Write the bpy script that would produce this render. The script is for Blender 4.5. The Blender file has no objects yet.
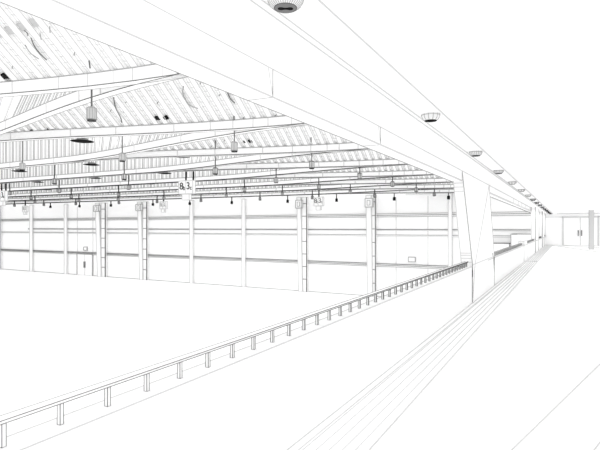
import bpy, math, random
from mathutils import Vector
random.seed(5)
scene = bpy.context.scene
C = scene.collection

# ------------------------------------------------------------------ camera, sky, exposure
FLOOR = 7.4                      # eye height above the hall floor; all z below are relative to the eye
cam_data = bpy.data.cameras.new('camera')
cam = bpy.data.objects.new('camera', cam_data); C.objects.link(cam)
cam_data.sensor_width = 36.0
cam_data.lens = 483 * 36.0 / 600
cam_data.shift_y = 2.5 / 600
cam_data.clip_end = 400
YAW = math.atan2(268, 483)
cam.location = (0, 0, FLOOR)
cam.rotation_euler = (math.pi / 2, 0, YAW)
scene.camera = cam
FWD = (-math.sin(YAW), math.cos(YAW))

world = bpy.data.worlds.new('overcast_sky'); scene.world = world
world.use_nodes = True
bg = world.node_tree.nodes['Background']
bg.inputs['Color'].default_value = (1, 1, 1, 1)
bg.inputs['Strength'].default_value = 1.0
scene.view_settings.view_transform = 'Standard'
scene.view_settings.look = 'None'
scene.view_settings.gamma = 1
scene.view_settings.use_curve_mapping = False
scene.view_settings.exposure = 0.2
scene.cycles.max_bounces = 32
scene.cycles.diffuse_bounces = 32
scene.cycles.use_denoising = True

# ------------------------------------------------------------------ materials
def mat(name, c):
    m = bpy.data.materials.new(name); m.use_nodes = True
    nt = m.node_tree; nt.nodes.clear()
    o = nt.nodes.new('ShaderNodeOutputMaterial'); d = nt.nodes.new('ShaderNodeBsdfDiffuse')
    d.inputs['Color'].default_value = (c, c, c, 1)
    nt.links.new(d.outputs[0], o.inputs[0])
    return m
WHITE, PALE, LIGHT, MID, DARK, GREY = (mat('white_paint', 1.0), mat('pale_ink', .67), mat('light_ink', .40),
    mat('mid_ink', .17), mat('dark_ink', .02), mat('grey_paint', .60))
MATS = [WHITE, PALE, LIGHT, MID, DARK, GREY]
W, P, L, M, D, G = range(6)

def depth(p):
    return max(0.9, p[0] * FWD[0] + p[1] * FWD[1])

class MB:
    """collects faces and drawn edge lines (thin square rods) and links them as one mesh"""
    def __init__(s): s.v = []; s.f = []; s.m = []
    def poly(s, pts, m=W):
        b = len(s.v); s.v += [tuple(p) for p in pts]
        s.f.append(tuple(range(b, b + len(pts)))); s.m.append(m)
    def line(s, p, q, ink=M, px=1.0):
        p = Vector(p); q = Vector(q); d = q - p
        if d.length < 1e-6: return
        d.normalize()
        a = d.orthogonal().normalized(); b = d.cross(a)
        i = len(s.v)
        for c in (p, q):
            r = .56 * px * depth(c) / 483
            s.v += [tuple(c + a * r), tuple(c + b * r), tuple(c - a * r), tuple(c - b * r)]
        for k in range(4):
            s.f.append((i + k, i + (k + 1) % 4, i + 4 + (k + 1) % 4, i + 4 + k)); s.m.append(ink)
        s.f.append((i + 3, i + 2, i + 1, i)); s.f.append((i + 4, i + 5, i + 6, i + 7)); s.m += [ink, ink]
    def path(s, pts, ink=M, px=1.0):
        for p, q in zip(pts, pts[1:]): s.line(p, q, ink, px)
    def hexa(s, c, ink=M, px=1.0, m=W, edges=None):
        # c: 8 corners, index bits x=1 y=2 z=4
        for q in ((0, 2, 3, 1), (4, 5, 7, 6), (0, 1, 5, 4), (2, 6, 7, 3), (0, 4, 6, 2), (1, 3, 7, 5)):
            s.poly([c[k] for k in q], m)
        if ink is not None:
            for a in range(8):
                for bit in (1, 2, 4):
                    if not a & bit and (edges is None or (a, a | bit) in edges):
                        s.line(c[a], c[a | bit], ink, px)
    def box(s, x0, x1, y0, y1, z0, z1, ink=M, px=1.0, m=W, edges=None):
        c = [((x1 if k & 1 else x0), (y1 if k & 2 else y0), (z1 if k & 4 else z0)) for k in range(8)]
        s.hexa(c, ink, px, m, edges)
    def lathe(s, cx, cy, prof, n=20, m=W, ink=None, px=.8, rings=(), meridians=0, caps=True):
        def ring(r, z): return [(cx + r * math.cos(6.28318 * k / n), cy + r * math.sin(6.28318 * k / n), z) for k in range(n)]
        R = [ring(r, z) for r, z in prof]
        b = len(s.v)
        for q in R: s.v += q
        for j in range(len(R) - 1):
            for k in range(n):
                s.f.append((b + j * n + k, b + j * n + (k + 1) % n, b + (j + 1) * n + (k + 1) % n, b + (j + 1) * n + k)); s.m.append(m)
        if caps:
            s.f.append(tuple(b + k for k in reversed(range(n)))); s.m.append(m)
            s.f.append(tuple(b + (len(R) - 1) * n + k for k in range(n))); s.m.append(m)
        if ink is not None:
            for j in rings:
                s.path(R[j] + R[j][:1], ink, px)
            if meridians:
                st = max(1, n // meridians)
                for k in range(0, n, st): s.path([q[k] for q in R], ink, px)
    def build(s, name, parent=None, origin=None, kind=None):
        o3 = Vector(origin) if origin else Vector((0, 0, 0))
        po = Vector(parent['org']) if parent is not None else Vector((0, 0, 0))
        base = po if parent is not None else o3
        me = bpy.data.meshes.new(name)
        me.from_pydata([(x - base.x, y - base.y, z - base.z) for x, y, z in s.v], [], s.f)
        used = sorted(set(s.m)); idx = {k: i for i, k in enumerate(used)}
        for k in used: me.materials.append(MATS[k])
        me.polygons.foreach_set('material_index', [idx[k] for k in s.m])
        me.update()
        o = bpy.data.objects.new(name, me); C.objects.link(o)
        if parent is not None: o.parent = parent
        else: o.location = (o3.x, o3.y, o3.z + FLOOR)
        o['org'] = list(base)
        if kind: o['kind'] = kind
        return o

def tag(o, label, cat, group=None):
    o['label'] = label; o['category'] = cat
    if group: o['group'] = group
    return o
def thing(name, org, label, cat, group=None):
    o = bpy.data.objects.new(name, None); C.objects.link(o)
    o.location = (org[0], org[1], org[2] + FLOOR); o['org'] = list(org); o.empty_display_size = .2
    return tag(o, label, cat, group)
def downlight(parent, x, y, z, power, size):
    ld = bpy.data.lights.new('bulb', 'SPOT'); ld.energy = power; ld.spot_size = math.radians(172); ld.spot_blend = .25; ld.shadow_soft_size = size
    o = bpy.data.objects.new('bulb', ld); C.objects.link(o); o.parent = parent
    org = parent['org']; o.location = (x - org[0], y - org[1], z - org[2])
ORD = ['first', 'second', 'third', 'fourth', 'fifth', 'sixth', 'seventh', 'eighth', 'ninth', 'tenth', 'eleventh', 'twelfth',
       'thirteenth', 'fourteenth', 'fifteenth', 'sixteenth']

# ------------------------------------------------------------------ gallery shell
HF = -7.4; GF = -1.6; GC = 1.27; YE = 49.3
XB0, XB1 = -2.30, -2.07          # edge beam
b = MB()                           # gallery floor slab with two sets of angled seams
b.box(-1.95, 3.6, -4, YE, GF - .3, GF, None)
for p, q in (((-1.2, .205), (3.0, 17.9)), ((-.9, -.0), (3.4, 16.4))):
    b.line((p[0], p[1], GF), (q[0], q[1], GF), P, 1.2)
b.line((-1.52, YE - .05, GF), (3.2, 31.0, GF), P, 1.2)
b.line((-.86, 48.9, GF), (3.2, 42.8, GF), P, 1.2)
b.line((-1.3, -3, GF), (-1.3, -3.2, GF), P, .5)
b.build('floor', kind='structure')
b = MB()
b.poly([(-95, -10, HF), (-2.3, -10, HF), (-2.3, YE, HF), (-95, YE, HF)])
b.build('floor', kind='structure')
b = MB()                           # gallery ceiling
b.box(XB1, 3.0, -4, YE, GC, GC + .25, None)
for x, i, w in ((-1.215, P, 1.35), (-1.493, P, 1.25), (-1.548, P, 1.25)):
    b.line((x, -1, GC), (x, YE, GC), i, w)
b.build('ceiling', kind='structure')
b = MB()                           # edge beam over the parapet
b.box(XB0, XB1, -4, YE, 1.045, GC, None)
for x, z in ((XB1, GC), (XB1, 1.045)):
    b.line((x, .2, z), (x, YE, z), P, 1.4)
b.line((XB0, .2, 1.045), (XB0, YE, 1.045), L, 1.1)
for y in (3.28, 5.82, 22.7, 25.1, 27.0, 29.7):
    b.line((XB1, y, 1.045), (XB1, y, GC), L if y < 10 else P, .8)
    if y < 10:
        b.line((XB1, y, 1.045), (XB1, y - .07, GC), P, .8); b.line((XB1, y, 1.06), (XB1, y, 1.13), M, .8)
        b.line((XB0, y - .02, 1.045), (XB1, y, 1.045), L, .8)
b.build('trim_1', kind='structure')
b = MB()                           # parapet wall
b.box(-1.945, -1.785, -4, YE, GF, -.83, None)
b.line((-1.785, .5, -.83), (-1.785, YE, -.83), P, 1.3); b.line((-1.945, .5, -.83), (-1.945, YE, -.83), P, 1.3)
b.build('wall_parapet', kind='structure')

# ------------------------------------------------------------------ end wall of hall and gallery
b = MB()
b.box(-95, 4.5, YE, YE + .3, HF, 5.2, None)
b.line((-95, YE, HF), (-16, YE, HF), M, .8)
for x in (-67.26, -63.61):
    b.line((x, YE, -4), (x, YE, 3.3), P, .8)
for x in (-15.8, -12.46, -10.35):
    b.line((x, YE, HF), (x, YE, 3.2), P, .9)
b.line((-1.79, YE, GF), (-1.79, YE, GC), P, .7); b.line((-.87, YE, GC - .03), (4, YE, GC - .03), P, .7)
b.line((-1.79, YE, .94), (4, YE, .94), P, .8); b.line((-1.79, YE, GF), (4, YE, GF), P, .9)
b.build('wall_back', kind='structure')
def band(name, x0, x1, z0, z1, dep, inks):
    b = MB(); b.box(x0, x1, YE - dep, YE, z0, z1, None)
    for z, i, w in inks: b.line((x0, YE - dep, z), (x1, YE - dep, z), i, w)
    return b.build(name, kind='structure')
band('trim_2', -94, -2.4, 1.13, 1.45, .06, ((1.45, L, .8), (1.29, M, .7), (1.13, L, .7)))
band('trim_3', -80, -2.4, -.33, -.22, .05, ((-.22, M, .9), (-.33, P, .6)))
band('trim_4', -94, -2.4, -.93, -.79, .05, ((-.79, L, .85), (-.93, P, .7)))
band('trim_5', -94, -4.5, -4.15, -3.85, .10, ((-3.85, M, .9), (-4.0, M, .7), (-4.15, L, .7)))

def pair_door(name, x0, x1, z0, z1, y, handle_h, handle_z, ink, wide):
    b = MB(); f = wide
    b.box(x0 - f, x0, y - .06, y, z0, z1 + f, ink, .8); b.box(x1, x1 + f, y - .06, y, z0, z1 + f, ink, .8)
    b.box(x0 - f, x1 + f, y - .06, y, z1, z1 + f, ink, .8)
    fr = b.build(name, origin=((x0 + x1) / 2, y, z0), kind='structure')
    mid = (x0 + x1) / 2
    for a, c, hx in ((x0, mid, mid - .16), (mid, x1, mid + .1)):
        b = MB(); b.box(a + .01, c - .005, y - .04, y, z0 + .01, z1 - .01, P, .7)
        lf = b.build('door_leaf', fr)
        b = MB(); b.box(hx - .012, hx + .012, y - .10, y - .07, handle_z - handle_h / 2, handle_z + handle_h / 2, M, .6, m=L)
        for z in (handle_z - handle_h * .4, handle_z + handle_h * .4):
            b.box(hx - .01, hx + .01, y - .07, y - .04, z - .01, z + .01, None, m=M)
        b.build('handle', lf)
    return fr
pair_door('door_1', -.37, 2.27, GF, .90, YE, .46, -.49, P, .07)
pair_door('door_2', -67.2, -63.65, HF, -4.15, YE - .02, .9, -5.75, L, .08)

# ------------------------------------------------------------------ roof
PITCH = 5.735; Y0 = 8.08; NB = 8
def zb(x): return 3.36 + .0085 * min(14.6, max(0, -x - 7.4)) + .0052 * max(0, -x - 22)     # beam soffit
def zt(x): return zb(x) + .30
def fork(x):
    s = min(1, max(0, (-x - 7.5) / 14.5))
    return (.7 * (3 * s * s - 2 * s ** 3) + .3 * s) * PITCH / 2
def yn(k, x): return Y0 + PITCH * k - fork(x)
def ys(k, x): return Y0 + PITCH * k + fork(-7.5 + (x + 7.5) * 14.5 / 16.2)
XF = [-5.5, -7.5] + [-7.5 - 14.5 * i / 12 for i in range(1, 13)]
def sweep(b, yc, xs, half, lines, joints=()):
    R = []
    for x in xs:
        y = yc(x); R.append([(x, y - half, zb(x)), (x, y + half, zb(x)), (x, y + half, zt(x)), (x, y - half, zt(x))])
    for a, c in zip(R, R[1:]):
        for i in range(4): b.poly([a[i], a[(i + 1) % 4], c[(i + 1) % 4], c[i]])
    b.poly(R[0]); b.poly(R[-1][::-1])
    for i, ink, px in lines: b.path([r[i] for r in R], ink, px)
    for x in joints:
        y = yc(x) - half; b.line((x, y, zb(x)), (x, y, zt(x)), P, 1.0)
MAINX = [-22 - 6 * i for i in range(13)]
for k in range(-1, NB):
    jr = random.Random(k + 20)
    nm = 'frontmost' if k == -1 else ('second' if k == 0 else ORD[k + 1])
    t = thing('roof_girder', (-22, Y0 + PITCH * (k + .5), zb(-22)),
              'white roof girder forking towards the gallery, %s counted from the front of the hall' % ('first' if k < 0 else ORD[k + 1]), 'roof beam', 'forked roof girders')
    if k >= 0:
        b = MB(); far = k > 3
        sweep(b, lambda x: ys(k, x), XF + [-23.7], .125, ((0, M if k < 2 else D if k < 7 else P, .9), (1, L if k < 7 else P, .8), (3, L if k < 7 else P, .9), (2, P, .7)), (-8.6, -10.4, -11.5, -13.6, -17.2))
        b.build('branch', t)
    if k < NB - 1:
        b = MB()
        sweep(b, lambda x: yn(k + 1, x), XF, .125, ((0, M, .95), (1, L, .7), (3, L, 1.0)), (-7.9, -8.75, -9.3, -10.05, -10.9, -12.3, -14.6, -16.5, -19.3))
        b.build('branch', t)
    if k >= 0 and k < NB - 1:
        b = MB()
        sweep(b, lambda x: Y0 + PITCH * (k + .5), MAINX, .17, ((0, D if k > 1 else M, 1.0), (1, M, .7), (3, L, .9)), [-24.5 - 4.1 * i for i in range(15)])
        b.build('main_beam', t)

LX = [-10.15, -15.6, -22.1, -28.3, -36.3, -43.1, -49.7, -58.1, -65.1, -72.2]
DX = {1: [-19.2], 2: [-18.6, -26, -33.6], 3: [-25.5, -33, -40.5], 4: [-25.6, -33, -40.5, -48]}
SX = {3: [-21.9, -43.0], 6: [-21.2, -41.7, -69.6]}
QS = .85                           # fall of the ribbed slopes
H2 = 1.9                           # height of the roof wells
def slope_pt(k, x, d): return (x, yn(k, x) - d, zt(x) + QS * d)
STEP = .39
for k in range(NB):
    b = MB()
    # falling slope with white ribs and ladder strips between them
    xs = [-5.5 - .55 * i for i in range(31)]
    def dm(x): return max(.02, min(1.75, .5 * (yn(k, x) - ys(k - 1, x))))
    for x0, x1 in zip(xs, xs[1:]):
        b.poly([slope_pt(k, x0, 0), slope_pt(k, x0, dm(x0)), slope_pt(k, x1, dm(x1)), slope_pt(k, x1, 0)])
    x = -5.575
    while x > -21.4:
        d = dm(x)
        if d > .08:
            w = .095
            # the rib: a bar standing a little proud of the slope
            n = (0, -QS * .06, -.06)
            def up(xx, dd): q = slope_pt(k, xx, dd); return (q[0], q[1] - .045, q[2] - .053)
            a = [up(x - w, .0), up(x + w, .0), up(x + w, d), up(x - w, d)]
            c = [slope_pt(k, x - w, 0), slope_pt(k, x + w, 0), slope_pt(k, x + w, d), slope_pt(k, x - w, d)]
            b.poly(a)
            for i in range(4): b.poly([a[i], a[(i + 1) % 4], c[(i + 1) % 4], c[i]])
            b.line(a[1], a[2], P, .85); b.line(a[0], a[3], P, .85)
            if k < 6:
                for off in ((.195,) if k > 3 else (.14, .25)):
                    b.line(slope_pt(k, x - off, 0), slope_pt(k, x - off, d), P, .5)
                rung = {0: .12, 1: .15, 2: .19}.get(k, .26)
                s = .05
                while s < d:
                    b.line(slope_pt(k, x - .11, s), slope_pt(k, x - .28, s + .02), P, .6); s += rung
                if k < 4:
                    for m_ in range(1 if random.random() < .6 else 0):
                        s = random.uniform(.05, d); q = random.random()
                        b.line(slope_pt(k, x - .11, s), slope_pt(k, x - .16 - .12 * q, max(0, s - .10 * q - .02)), M if q > .6 else L, .7)
        x -= STEP
    b.build('ceiling', kind='structure')
    # roof well between the two branches: far wall with upright ribs, plain near wall, lid
    b = MB()
    xs = [-5.5 - .8 * i for i in range(21)] + [-22, -22.5, -23, -23.4, -23.75] + [-26 - 6 * i for i in range(13)]
    def far0(x): return (x, ys(k, x) + .12, zt(x))
    def far1(x): return (x, ys(k, x) + .12 + min(H2 / 2.4, .5 * max(0, yn(k + 1, x) - ys(k, x))), zt(x) + H2)
    def near0(x): return (x, yn(k, x) + .15, zt(x))
    def near1(x): return (x, yn(k, x) + .15, zt(x) + H2)
    for x0, x1 in zip(xs, xs[1:]):
        b.poly([far0(x0), far0(x1), far1(x1), far1(x0)])
        b.poly([near0(x0), near1(x0), near1(x1), near0(x1)])
    for xc in [LX[j] * (1 + {0: .022, 1: .010 + .010 * j, 2: .003 + .005 * j, 3: .0025 * j}.get(k, 0)) for j in range(10)] + DX.get(k, []) + SX.get(k, []):
        x0, x1 = xc + .25, xc - .25
        b.poly([near1(x0), far1(x0), far1(x1), near1(x1)])
    x = -8.2; i = 0
    xmax = -2.0 * (Y0 + PITCH * (k + .6))
    st = .15 + .018 * k
    while x > max(xmax, -93):
        ink = (L, L, P, L)[i % 4]
        b.line(far0(x), far1(x), ink, .75 if i % 4 else .9)
        x -= st * (.7 if i % 2 else 1.35); i += 1
    b.build('ceiling', kind='structure')

# ------------------------------------------------------------------ gallery piers, newel, handrails, floor grille
def pier(y0, y1, label, creases=True, ty0=None, ty1=None):
    b = MB(); lo = -.79; XI = -1.772
    tx0, tx1 = (XB1, -2.28) if creases else (XI, -2.0)
    A = [(XI, y0, GF), (XI, y1, GF), (-2.0, y1, GF), (-2.0, y0, GF)]
    B = [(XI, y0, lo), (XI, y1, lo), (-2.0, y1, lo), (-2.0, y0, lo)]
    ty0 = ty0 or y0; ty1 = ty1 or y1
    T = [(tx0, ty0, GC), (tx0, ty1, GC), (tx1, ty1, GC), (tx1, ty0, GC)]
    for q, r in ((A, B), (B, T)):
        for i in range(4): b.poly([q[i], q[(i + 1) % 4], r[(i + 1) % 4], r[i]])
    b.poly(T); b.poly(A[::-1])
    e = L if creases else P
    b.line(A[0], B[0], L, 1.0); b.line(B[0], T[0], L, .9); b.line(A[1], B[1], L, .9); b.line(B[1], T[1], e, .8)
    b.line(B[3], T[3], P, .9)
    if creases:
        b.line(B[0], B[1], P, .9); b.line((XI, y0 + .3, lo), T[1], P, .9)
        b.line((XI, y0 + .3, lo), (XI, y0 + .03, GF + .1), L, .8)
        b.line((XI, y1 - .3, lo + .1), (XI, y1, GF + .35), L, .8); b.line((XI, y1 - .1, lo), (XI, y1, lo - .25), M, 1.0)
        def left(s, z): # point on the end face, s 0 inner..1 outer
            f = (z - lo) / (GC - lo); x0 = XI + f * (tx0 - XI); x1 = -2.0 + f * (tx1 + 2.0)
            return (x0 + s * (x1 - x0), y0 + (ty0 - y0) * f - .006, z)
        for z in (.80, .90, .99, 1.06, -.55, -.60, -.66, -.74):
            b.line(left(0, z), left(1, z), P, .7)
        b.line(left(.5, 1.06), left(.02, 1.25), P, .7)
        b.line((XI, y0 - .005, -1.05), (XI, y0, -.9), M, 1.2)
    return tag(b.build('gallery_pier', origin=(-1.9, (y0 + y1) / 2, GF)), label, 'pillar', 'piers along the gallery')
pier(10.75, 14.2, 'broad white leaning pier nearest the front, with a V crease on its face', True, 11.2, 15.4)
pier(33.4, 36.7, 'slim looking white pier farther along the gallery, past the short railing post', False)
pier(42.6, 45.6, 'white pier at the far end of the gallery beside the end wall corner', False)
b = MB(); b.box(-2.0, -1.772, 24.5, 26.3, GF, -.64, P, .8)
tag(b.build('railing_pier', origin=(-1.9, 25.1, GF)), 'short white block breaking the handrail, standing beside the floor grille', 'railing post')

def handrail(y0, y1, label, ink=M, pw=.7, ri=M):
    t = thing('handrail', (-1.87, (y0 + y1) / 2, -.83), label, 'handrail', 'handrails on the gallery parapet')
    xa, xb, za, zc = -1.915, -1.860, -.7395, -.7268
    b = MB(); b.box(xa, xb, y0, y1, za, zc, None)
    s = max(y0, .2)
    b.line((xa, s, zc), (xa, y1, zc), L, .85); b.line((xb, s, zc), (xb, y1, zc), ri, .75)
    b.line((xb, s, za), (xb, y1, za), ri, .75); b.line((xb, y0, za), (xa, y0, zc), L, .8)
    b.build('rail', t)
    y = 1.053 + .2385 * math.ceil((max(y0 + .03, .5) - 1.053) / .2385)
    while y < y1 - .02:
        b = MB(); b.box(-1.882, -1.863, y - .008, y + .008, -.83, za, ink, pw)
        b.build('post', t); y += .2385
handrail(-1, 10.72, 'long handrail on short posts running from the front to the creased pier')
handrail(14.24, 24.48, 'handrail seen beyond the creased pier, ending at the short white block', L, .5, L)
handrail(26.32, 33.38, 'short handrail between the white block and the slim pier', L, .5, L)
handrail(36.72, 42.58, 'far handrail between the two farthest piers')
handrail(45.62, YE - .02, 'last stub of handrail against the end wall of the gallery')

def grille(y0, y1, label):
    t = thing('floor_grille', (-1.46, (y0 + y1) / 2, GF), label, 'floor grille', 'long slatted grilles along the parapet')
    b = MB(); b.box(-1.69, -1.235, y0, y1, GF, GF + .004, None)
    s = max(y0, .6)
    for x in (-1.69, -1.663): b.line((x, s, GF + .004), (x, y1, GF + .004), P, 1.0)
    b.line((-1.69, y1, GF + .012), (-1.24, y1 + .1, GF + .012), L, .9)
    b.build('frame', t)
    for i in range(5):
        x = -1.655 + i * .0825
        b = MB(); b.box(x, x + .078, y0 + .02, y1 - .02, GF + .004, GF + .010, None)
        b.line((x + .08, s, GF + .007), (x + .08, y1 - .02, GF + .007), P, 1.15)
        b.build('slat', t)
grille(-1.5, 25.0, 'long pale slatted floor grille along the parapet, nearer stretch')
grille(25.1, YE - .1, 'long pale slatted floor grille along the parapet, stretch beyond the short white block')
b = MB(); b.line((-1.765, .6, GF), (-1.765, YE, GF), P, 1.2); b.line((-1.765, 25.0, GF), (-1.69, 25.0, GF), L, .8)
b.box(-1.785, -1.768, -3, YE, GF, GF + .006, None)
b.build('baseboard_left', kind='structure')

# round column in front of the double door
b = MB(); b.lathe(1.5, 41.2, [(.15, GF), (.15, GC)], 28, G, P, .55, (), 28)
b.line((1.355, 41.15, GF), (1.355, 41.15, GC), M, .9); b.line((1.64, 41.2, GF), (1.64, 41.2, GC), L, .8)
tag(b.build('round_column', origin=(1.5, 41.2, GF)), 'grey round column standing in front of the double doors', 'column')

# ------------------------------------------------------------------ gallery ceiling lights
MATS.append(mat('bowl_white', .86)); BW = len(MATS) - 1
for i in range(16):
    y = 2.27 if i == 0 else 5.46 + 3.035 * (i - 1)
    t = thing('ceiling_light', (-1.35, y, GC), 'small bowl shaped ceiling light over the gallery, %s from the front' % ORD[i], 'ceiling light', 'row of lights on the gallery ceiling')
    b = MB(); n = 36 if i < 2 else 20
    b.lathe(-1.35, y, [(.064, GC - .070), (.084, GC - .056), (.097, GC - .034), (.102, GC - .012), (.099, GC)], n, BW, (L if i < 2 else L) if i < 7 else D, .6 if i < 4 else .8, (0, 3) if i else (), n if i == 0 else (12 if i < 4 else 6))
    if i == 0: b.path([(-1.35 + .102 * math.cos(a * .2), y + .102 * math.sin(a * .2), GC - .004) for a in range(32)], L, .7)
    b.build('bowl', t)
    b = MB(); b.lathe(-1.35, y, [(.060, GC - .074), (.064, GC - .070)], 24, M if i == 0 else D, D, .7, (1,), 0)
    if i == 0:
        # lighter perforated ring with two dark lamps joined by a bar
        MATS.append(mat('ring_grey', .22)); rg = len(MATS) - 1
        b = MB(); b.lathe(-1.35, y, [(.058, GC - .0735), (.062, GC - .070)], 28, rg, D, .6, (1,), 0)
        for dx, dy, r in ((.022, .012, .017), (-.022, -.012, .017), (.008, .0045, .011), (-.008, -.0045, .011), (0, 0, .01)):
            b.lathe(-1.35 + dx, y + dy, [(r, GC - .0755), (r, GC - .073)], 14, D)
    b.build('lens', t)
    if i > 6: downlight(t, -1.35, y, GC - .1, 26, .05)

# ------------------------------------------------------------------ columns and posts at the end wall
def wall_column(x, w, top0, topw, bot0, label):
    t = thing('wall_column', (x, YE - .5, HF), label, 'column', 'jointed columns at the end wall')
    b = MB(); b.box(x, x + w, YE - .36, YE, HF, zb(x) - .02, P, .8)
    b.line((x + w, YE - .36, HF), (x + w, YE - .36, zb(x) - .02), M, 1.0)
    for i in range(7):
        z = HF + 1.45 + 1.45 * i; b.line((x, YE - .36, z), (x + w, YE - .36, z), M, .7)
    b.build('shaft', t)
    b = MB(); y0, y1 = YE - .50, YE - .37; zz = zb(x) - .02; bw = x + .1 - bot0
    b.hexa([(bot0, y0, HF), (bot0 + bw, y0, HF), (bot0, y1, HF), (bot0 + bw, y1, HF), (top0, y0, zz), (top0 + topw, y0, zz), (top0, y1, zz), (top0 + topw, y1, zz)], P, .9)
    b.build('strut', t)
    b = MB(); a = top0 + .02; c = top0 + topw + .25
    b.box(a, c, y0 - .3, y0, zz - 1.25, zz - .35, L, .8); b.box(a + .3 * (c - a), a + .7 * (c - a), y0 - .33, y0 - .3, zz - 1.05, zz - .55, L, .6)
    b.build('junction_box', t)
wall_column(-61.25, .85, -62.45, .85, -61.9, 'white jointed column at the end wall just right of the hall door')
wall_column(-52.55, .75, -53.5, .75, -53.0, 'white jointed column, next one right of the column beside the hall door')
wall_column(-26.88, .6, -27.5, .5, -27.25, 'white jointed column in the middle of the end wall')
wall_column(-18.36, .4, -18.98, .58, -18.75, 'white jointed column standing closest to the gallery railing')
wall_column(-88.75, .85, -89.9, .85, -89.4, 'white jointed column cut by the left edge of the view')
for x, w, lab in ((-79.3, .75, 'plain white wall post farthest from the gallery'), (-70.2, .65, 'plain white wall post just left of the hall door'),
               (-44.0, .55, 'plain white wall post under the big hanging sign'), (-35.5, .48, 'plain white wall post left of the middle jointed column'),
               (-10.4, .36, 'plain white wall post nearest the creased gallery pier')):
    b = MB(); b.box(x, x + w, YE - .22, YE, HF, zb(x) - .02, P, .9)
    b.line((x + w, YE - .22, HF), (x + w, YE - .22, zb(x)), L, .7)
    tag(b.build('wall_post', origin=(x, YE - .4, HF)), lab, 'wall post', 'plain posts on the end wall')

def plate(x, z, w, h, y, label):
    b = MB(); b.box(x - w / 2, x + w / 2, y - .12, y, z - h / 2, z + h / 2, L, .9)
    tag(b.build('exit_sign', origin=(x, y, z)), label, 'sign', 'blank white signs on the end wall')
plate(-65.25, -3.27, .78, .5, YE, 'small white box sign above the hall door')
plate(-14.1, -3.3, .72, .46, YE, 'small white box sign on the end wall above the railing')
b = MB(); b.box(-4.52, -2.35, 47.5, YE - .16, HF, -.60, L, .85)
b.line((-4.45, 47.5, -.595), (-4.0, 47.5, -.595), D, .9)
tag(b.build('lift_enclosure', origin=(-3.5, 47, HF)), 'tall white box against the end wall seen past the creased pier', 'enclosure')
b = MB(); b.box(-8.6, -4.66, 47.8, YE - .16, HF, -1.47, M, .8)
tag(b.build('plant_enclosure', origin=(-6.5, 47.5, HF)), 'lower white box left of the tall box at the end wall', 'enclosure')

# ------------------------------------------------------------------ pendant lamps of the hall
for k in range(NB):
    y = 8.0 + (PITCH - .012) * k
    for j, x in enumerate(LX):
        x *= 1 + {0: .022, 1: .010 + .010 * j, 2: .003 + .005 * j, 3: .0025 * j}.get(k, 0)
        if x / y < -1.86: continue
        z = 2.84 + .0062 * (-x - 10.15) + .011 * k
        top = zt(x) + H2
        t = thing('pendant_lamp', (x, y, top), 'grey pendant lamp under the hall roof, %s row from the front, %s from the gallery' % (ORD[k], ORD[j]), 'lamp', 'pendant lamps of the hall')
        n = 12
        b = MB(); b.lathe(x, y, [(.022, z + .12), (.022, top)], 6, M); b.line((x, y, z + .1), (x, y, top), M if k < 2 else D, .9 if k else 1.2)
        b.build('rod', t)
        b = MB(); r = .122
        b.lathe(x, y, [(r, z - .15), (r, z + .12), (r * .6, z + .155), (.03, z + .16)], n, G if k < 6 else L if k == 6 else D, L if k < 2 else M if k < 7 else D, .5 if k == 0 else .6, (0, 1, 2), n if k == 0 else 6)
        b.build('housing', t)
        b = MB(); b.lathe(x, y, [(r * .8, z - .19), (r * .95, z - .15)], n, M, D, .7, (0,) if k < 3 else (), 0)
        b.build('rim', t)
        if k < 7: downlight(t, x, y, z - .22, 95, .1)

# dark saucers in the roof wells
NAMES = {(1, 0): 'nearest of all', }
for k, xs in DX.items():
    for j, x in enumerate(xs):
        y = Y0 + PITCH * k + .5; z = 3.9 + .003 * (-x - 20)
        row = {1: 'the only one in its roof bay', 2: 'second bay with saucers', 3: 'third bay with saucers', 4: 'fourth bay with saucers'}[k]
        lab = 'dark saucer shaped air diffuser nearest the front, ' + row if k == 1 else 'dark saucer shaped air diffuser, %s, %s from the gallery' % (row, ORD[j])
        t = thing('air_diffuser', (x, y, z), lab, 'air diffuser', 'dark saucers under the roof')
        b = MB(); b.lathe(x, y, [(.12, z - .045), (.30, z - .035), (.50, z), (.42, z + .02), (.2, z + .04)], 22, D); b.build('saucer', t)
        b = MB(); b.lathe(x, y, [(.22, z + .03), (.22, z + .10), (.05, z + .13)], 14, G, M, .8, (0, 1)); b.build('hub', t)
        b = MB(); b.lathe(x, y, [(.03, z + .1), (.03, zt(x) + H2)], 8, L); b.build('stem', t)

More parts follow.
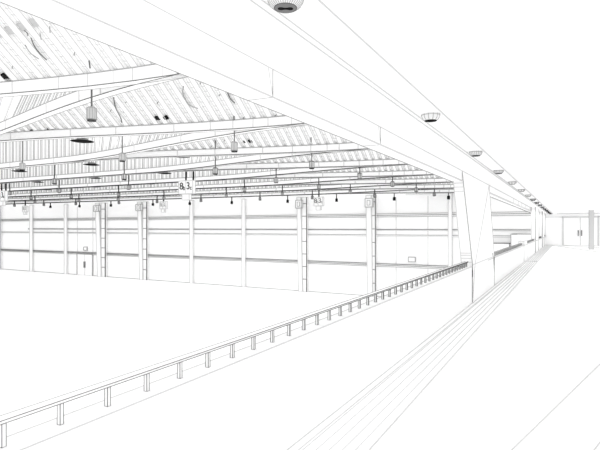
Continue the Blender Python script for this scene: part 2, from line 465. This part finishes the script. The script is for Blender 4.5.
# ------------------------------------------------------------------ hanging number signs
def lettering(txt, size, x, z, y, parent, ink):
    cu = bpy.data.curves.new('lettering', 'FONT'); cu.body = txt; cu.size = size; cu.extrude = .01; cu.align_x = 'CENTER'; cu.align_y = 'CENTER'
    o = bpy.data.objects.new('tmp', cu); C.objects.link(o)
    dg = bpy.context.evaluated_depsgraph_get()
    me = bpy.data.meshes.new_from_object(o.evaluated_get(dg)); bpy.data.objects.remove(o)
    me.materials.clear(); me.materials.append(ink)
    r = bpy.data.objects.new('lettering', me); C.objects.link(r); r.parent = parent
    org = parent['org']
    r.location = (x - org[0], y - org[1], z - org[2]); r.rotation_euler = (math.pi / 2, 0, 0)
def hall_sign(x, y, ztop, label, texts, ink, rods=True, q=1.0):
    t = thing('hall_sign', (x, y, ztop), label, 'sign', 'hanging hall number signs')
    b = MB(); b.box(x - .6 * q, x + .6 * q, y - .12, y + .12, ztop - .85, ztop, P, .9); b.line((x - .02, y - .12, ztop - .85), (x - .02, y - .12, ztop), P, .7)
    b.build('board', t)
    b = MB(); b.box(x - .32 * q, x + .28 * q, y - .1, y + .1, ztop - 1.25, ztop - .88, P, .8); b.box(x - .05, x + .05, y - .03, y + .03, ztop - .89, ztop - .84, None); b.build('lower_panel', t)
    for a, c, dx in ((texts[0], texts[1], -.28 * q), (texts[2], texts[3], .3 * q)):
        lettering(a, .66, x + dx - .08, ztop - .36, y - .13, t, ink); lettering(c, .40, x + dx + .15 * q, ztop - .48, y - .13, t, ink)
    top = zt(x) + H2
    for dx in ((-.08, .55) if rods else (0,)):
        b = MB(); b.box(x + dx - .02, x + dx + .02, y - .02, y + .02, ztop, top, D, .75, m=M); b.build('hanger', t)
hall_sign(-21.9, 24.15, 3.06, 'white hanging sign with large numbers, biggest and nearest of the hanging signs', ('8', 'b', '3', 'c'), DARK)
hall_sign(-43.0, 24.15, 3.15, 'white hanging sign cut by the left edge of the view', ('8', 'b', '3', 'a'), DARK)
hall_sign(-21.2, 42.0, 2.95, 'small white hanging sign near the middle jointed column', ('8', 'b', '3', 'c'), MID, False, .8)
hall_sign(-41.7, 42.0, 3.05, 'small white hanging sign to the left below the big sign', ('8', 'b', '3', 'c'), LIGHT, False, .8)
hall_sign(-69.6, 42.4, 3.15, 'small white hanging sign far left beyond the second plain post', ('8', 'b', '3', 'c'), LIGHT, False, .8)

# ------------------------------------------------------------------ fittings on the ribbed slopes: cables, grey vents, black boxes
def on(k, x, d, off=.08): q = slope_pt(k, x, d); return (q[0], q[1] - off * .65, q[2] - off * .76)
def slab(b, k, x, d, w, h, th, m, ink, px):
    c = []
    for t_ in (0, th):
        for dd in (d - h / 2, d + h / 2):
            for xx in (x - w / 2, x + w / 2): c.append(on(k, xx, dd, t_))
    b.hexa(c, ink, px, m)
for x, d, lab in ((-11.62, 1.0, 'grey vent panel high on the first ribbed slope, leftmost of four'), (-11.23, 1.02, 'grey vent panel on the first ribbed slope, second from the left'),
                  (-10.84, 1.05, 'grey vent panel on the first ribbed slope, third from the left'), (-10.45, 1.09, 'grey vent panel on the first ribbed slope, rightmost of four')):
    b = MB(); slab(b, 0, x, d, .18, .13, .04, G, P, .5)
    tag(b.build('vent_panel', origin=slope_pt(0, x, d)), lab, 'vent', 'vent panels on the first slope')
for k, x, d, w, lab in ((0, -12.40, .18, .15, 'black box low on the first ribbed slope near the left edge'), (1, -12.79, .27, .14, 'black box on the second ribbed slope, left of a pair'),
                        (1, -12.48, .27, .13, 'black box on the second ribbed slope, right of a pair'), (2, -12.73, .34, .16, 'black box on the third ribbed slope'),
                        (2, -13.04, .34, .08, 'tiny black box on the third ribbed slope beside a larger one'),
                        (1, -18.3, .06, .12, 'tiny black box above the second girder, left of three'), (1, -17.6, .06, .12, 'tiny black box above the second girder, middle of three'),
                        (1, -17.3, .06, .12, 'tiny black box above the second girder, right of three')):
    b = MB(); slab(b, k, x, d, w, .09 if d > .1 else .05, .07, D, D, .6)
    tag(b.build('roof_box', origin=slope_pt(k, x, d)), lab, 'box', 'small black boxes on the roof slopes')
for k, pts, ink, px, lab in (
        (0, ((-10.8, .86), (-10.89, .71), (-10.91, .57), (-10.86, .42)), M, .9, 'dark drooping cable on the first ribbed slope, longest one'),
        (0, ((-11.1, .75), (-11.15, .62), (-11.12, .54), (-11.05, .46)), L, 1.0, 'faint drooping cable on the first ribbed slope, left of the longest cable'),
        (0, ((-10.83, 1.0), (-10.78, .95), (-10.84, .90)), M, .9, 'short cable end under the second grey vent panel'),
        (0, ((-10.47, .92), (-10.58, .80)), L, 1.0, 'short cable under the rightmost grey vent panel'),
        (0, ((-10.1, 1.0), (-10.21, .90)), L, 1.1, 'short upright cable at the top of the first ribbed slope'),
        (0, ((-9.76, .31), (-9.88, .17)), M, 1.5, 'dark cable stub above the beam over the frontmost lamp'),
        (1, ((-13.82, 1.03), (-14.06, .71), (-14.13, .38), (-14.25, .19)), M, .95, 'dark drooping cable on the left half of the second ribbed slope'),
        (1, ((-11.07, 1.2), (-11.28, 1.0), (-11.33, .66), (-11.2, .57), (-11.05, .51)), L, 1.0, 'drooping cable in the middle of the second ribbed slope'),
        (1, ((-9.69, .90), (-9.72, .78), (-9.70, .66), (-9.64, .58)), M, .95, 'dark cable hooking down at the right end of the second ribbed slope'),
        (1, ((-9.93, .20), (-10.03, .04)), M, 1.5, 'dark cable stub right end of the second slope, below the hooking cable'),
        (2, ((-14.35, .43), (-14.57, .10)), M, 1.2, 'dark cable stub on the left half of the third ribbed slope'),
        (2, ((-9.88, .41), (-9.98, .20)), M, 1.2, 'dark cable stub at the right end of the third ribbed slope')):
    P3 = [Vector(on(k, x, d, .075)) for x, d in pts]
    # smooth the polyline
    for _ in range(2 if len(P3) > 2 else 0):
        q = [P3[0]]
        for a, c in zip(P3, P3[1:]): q += [a * .75 + c * .25, a * .25 + c * .75]
        P3 = q + [P3[-1]]
    b = MB(); b.path(P3, ink, px)
    tag(b.build('cable', origin=slope_pt(k, *pts[0])), lab, 'cable', 'cables on the roof slopes')
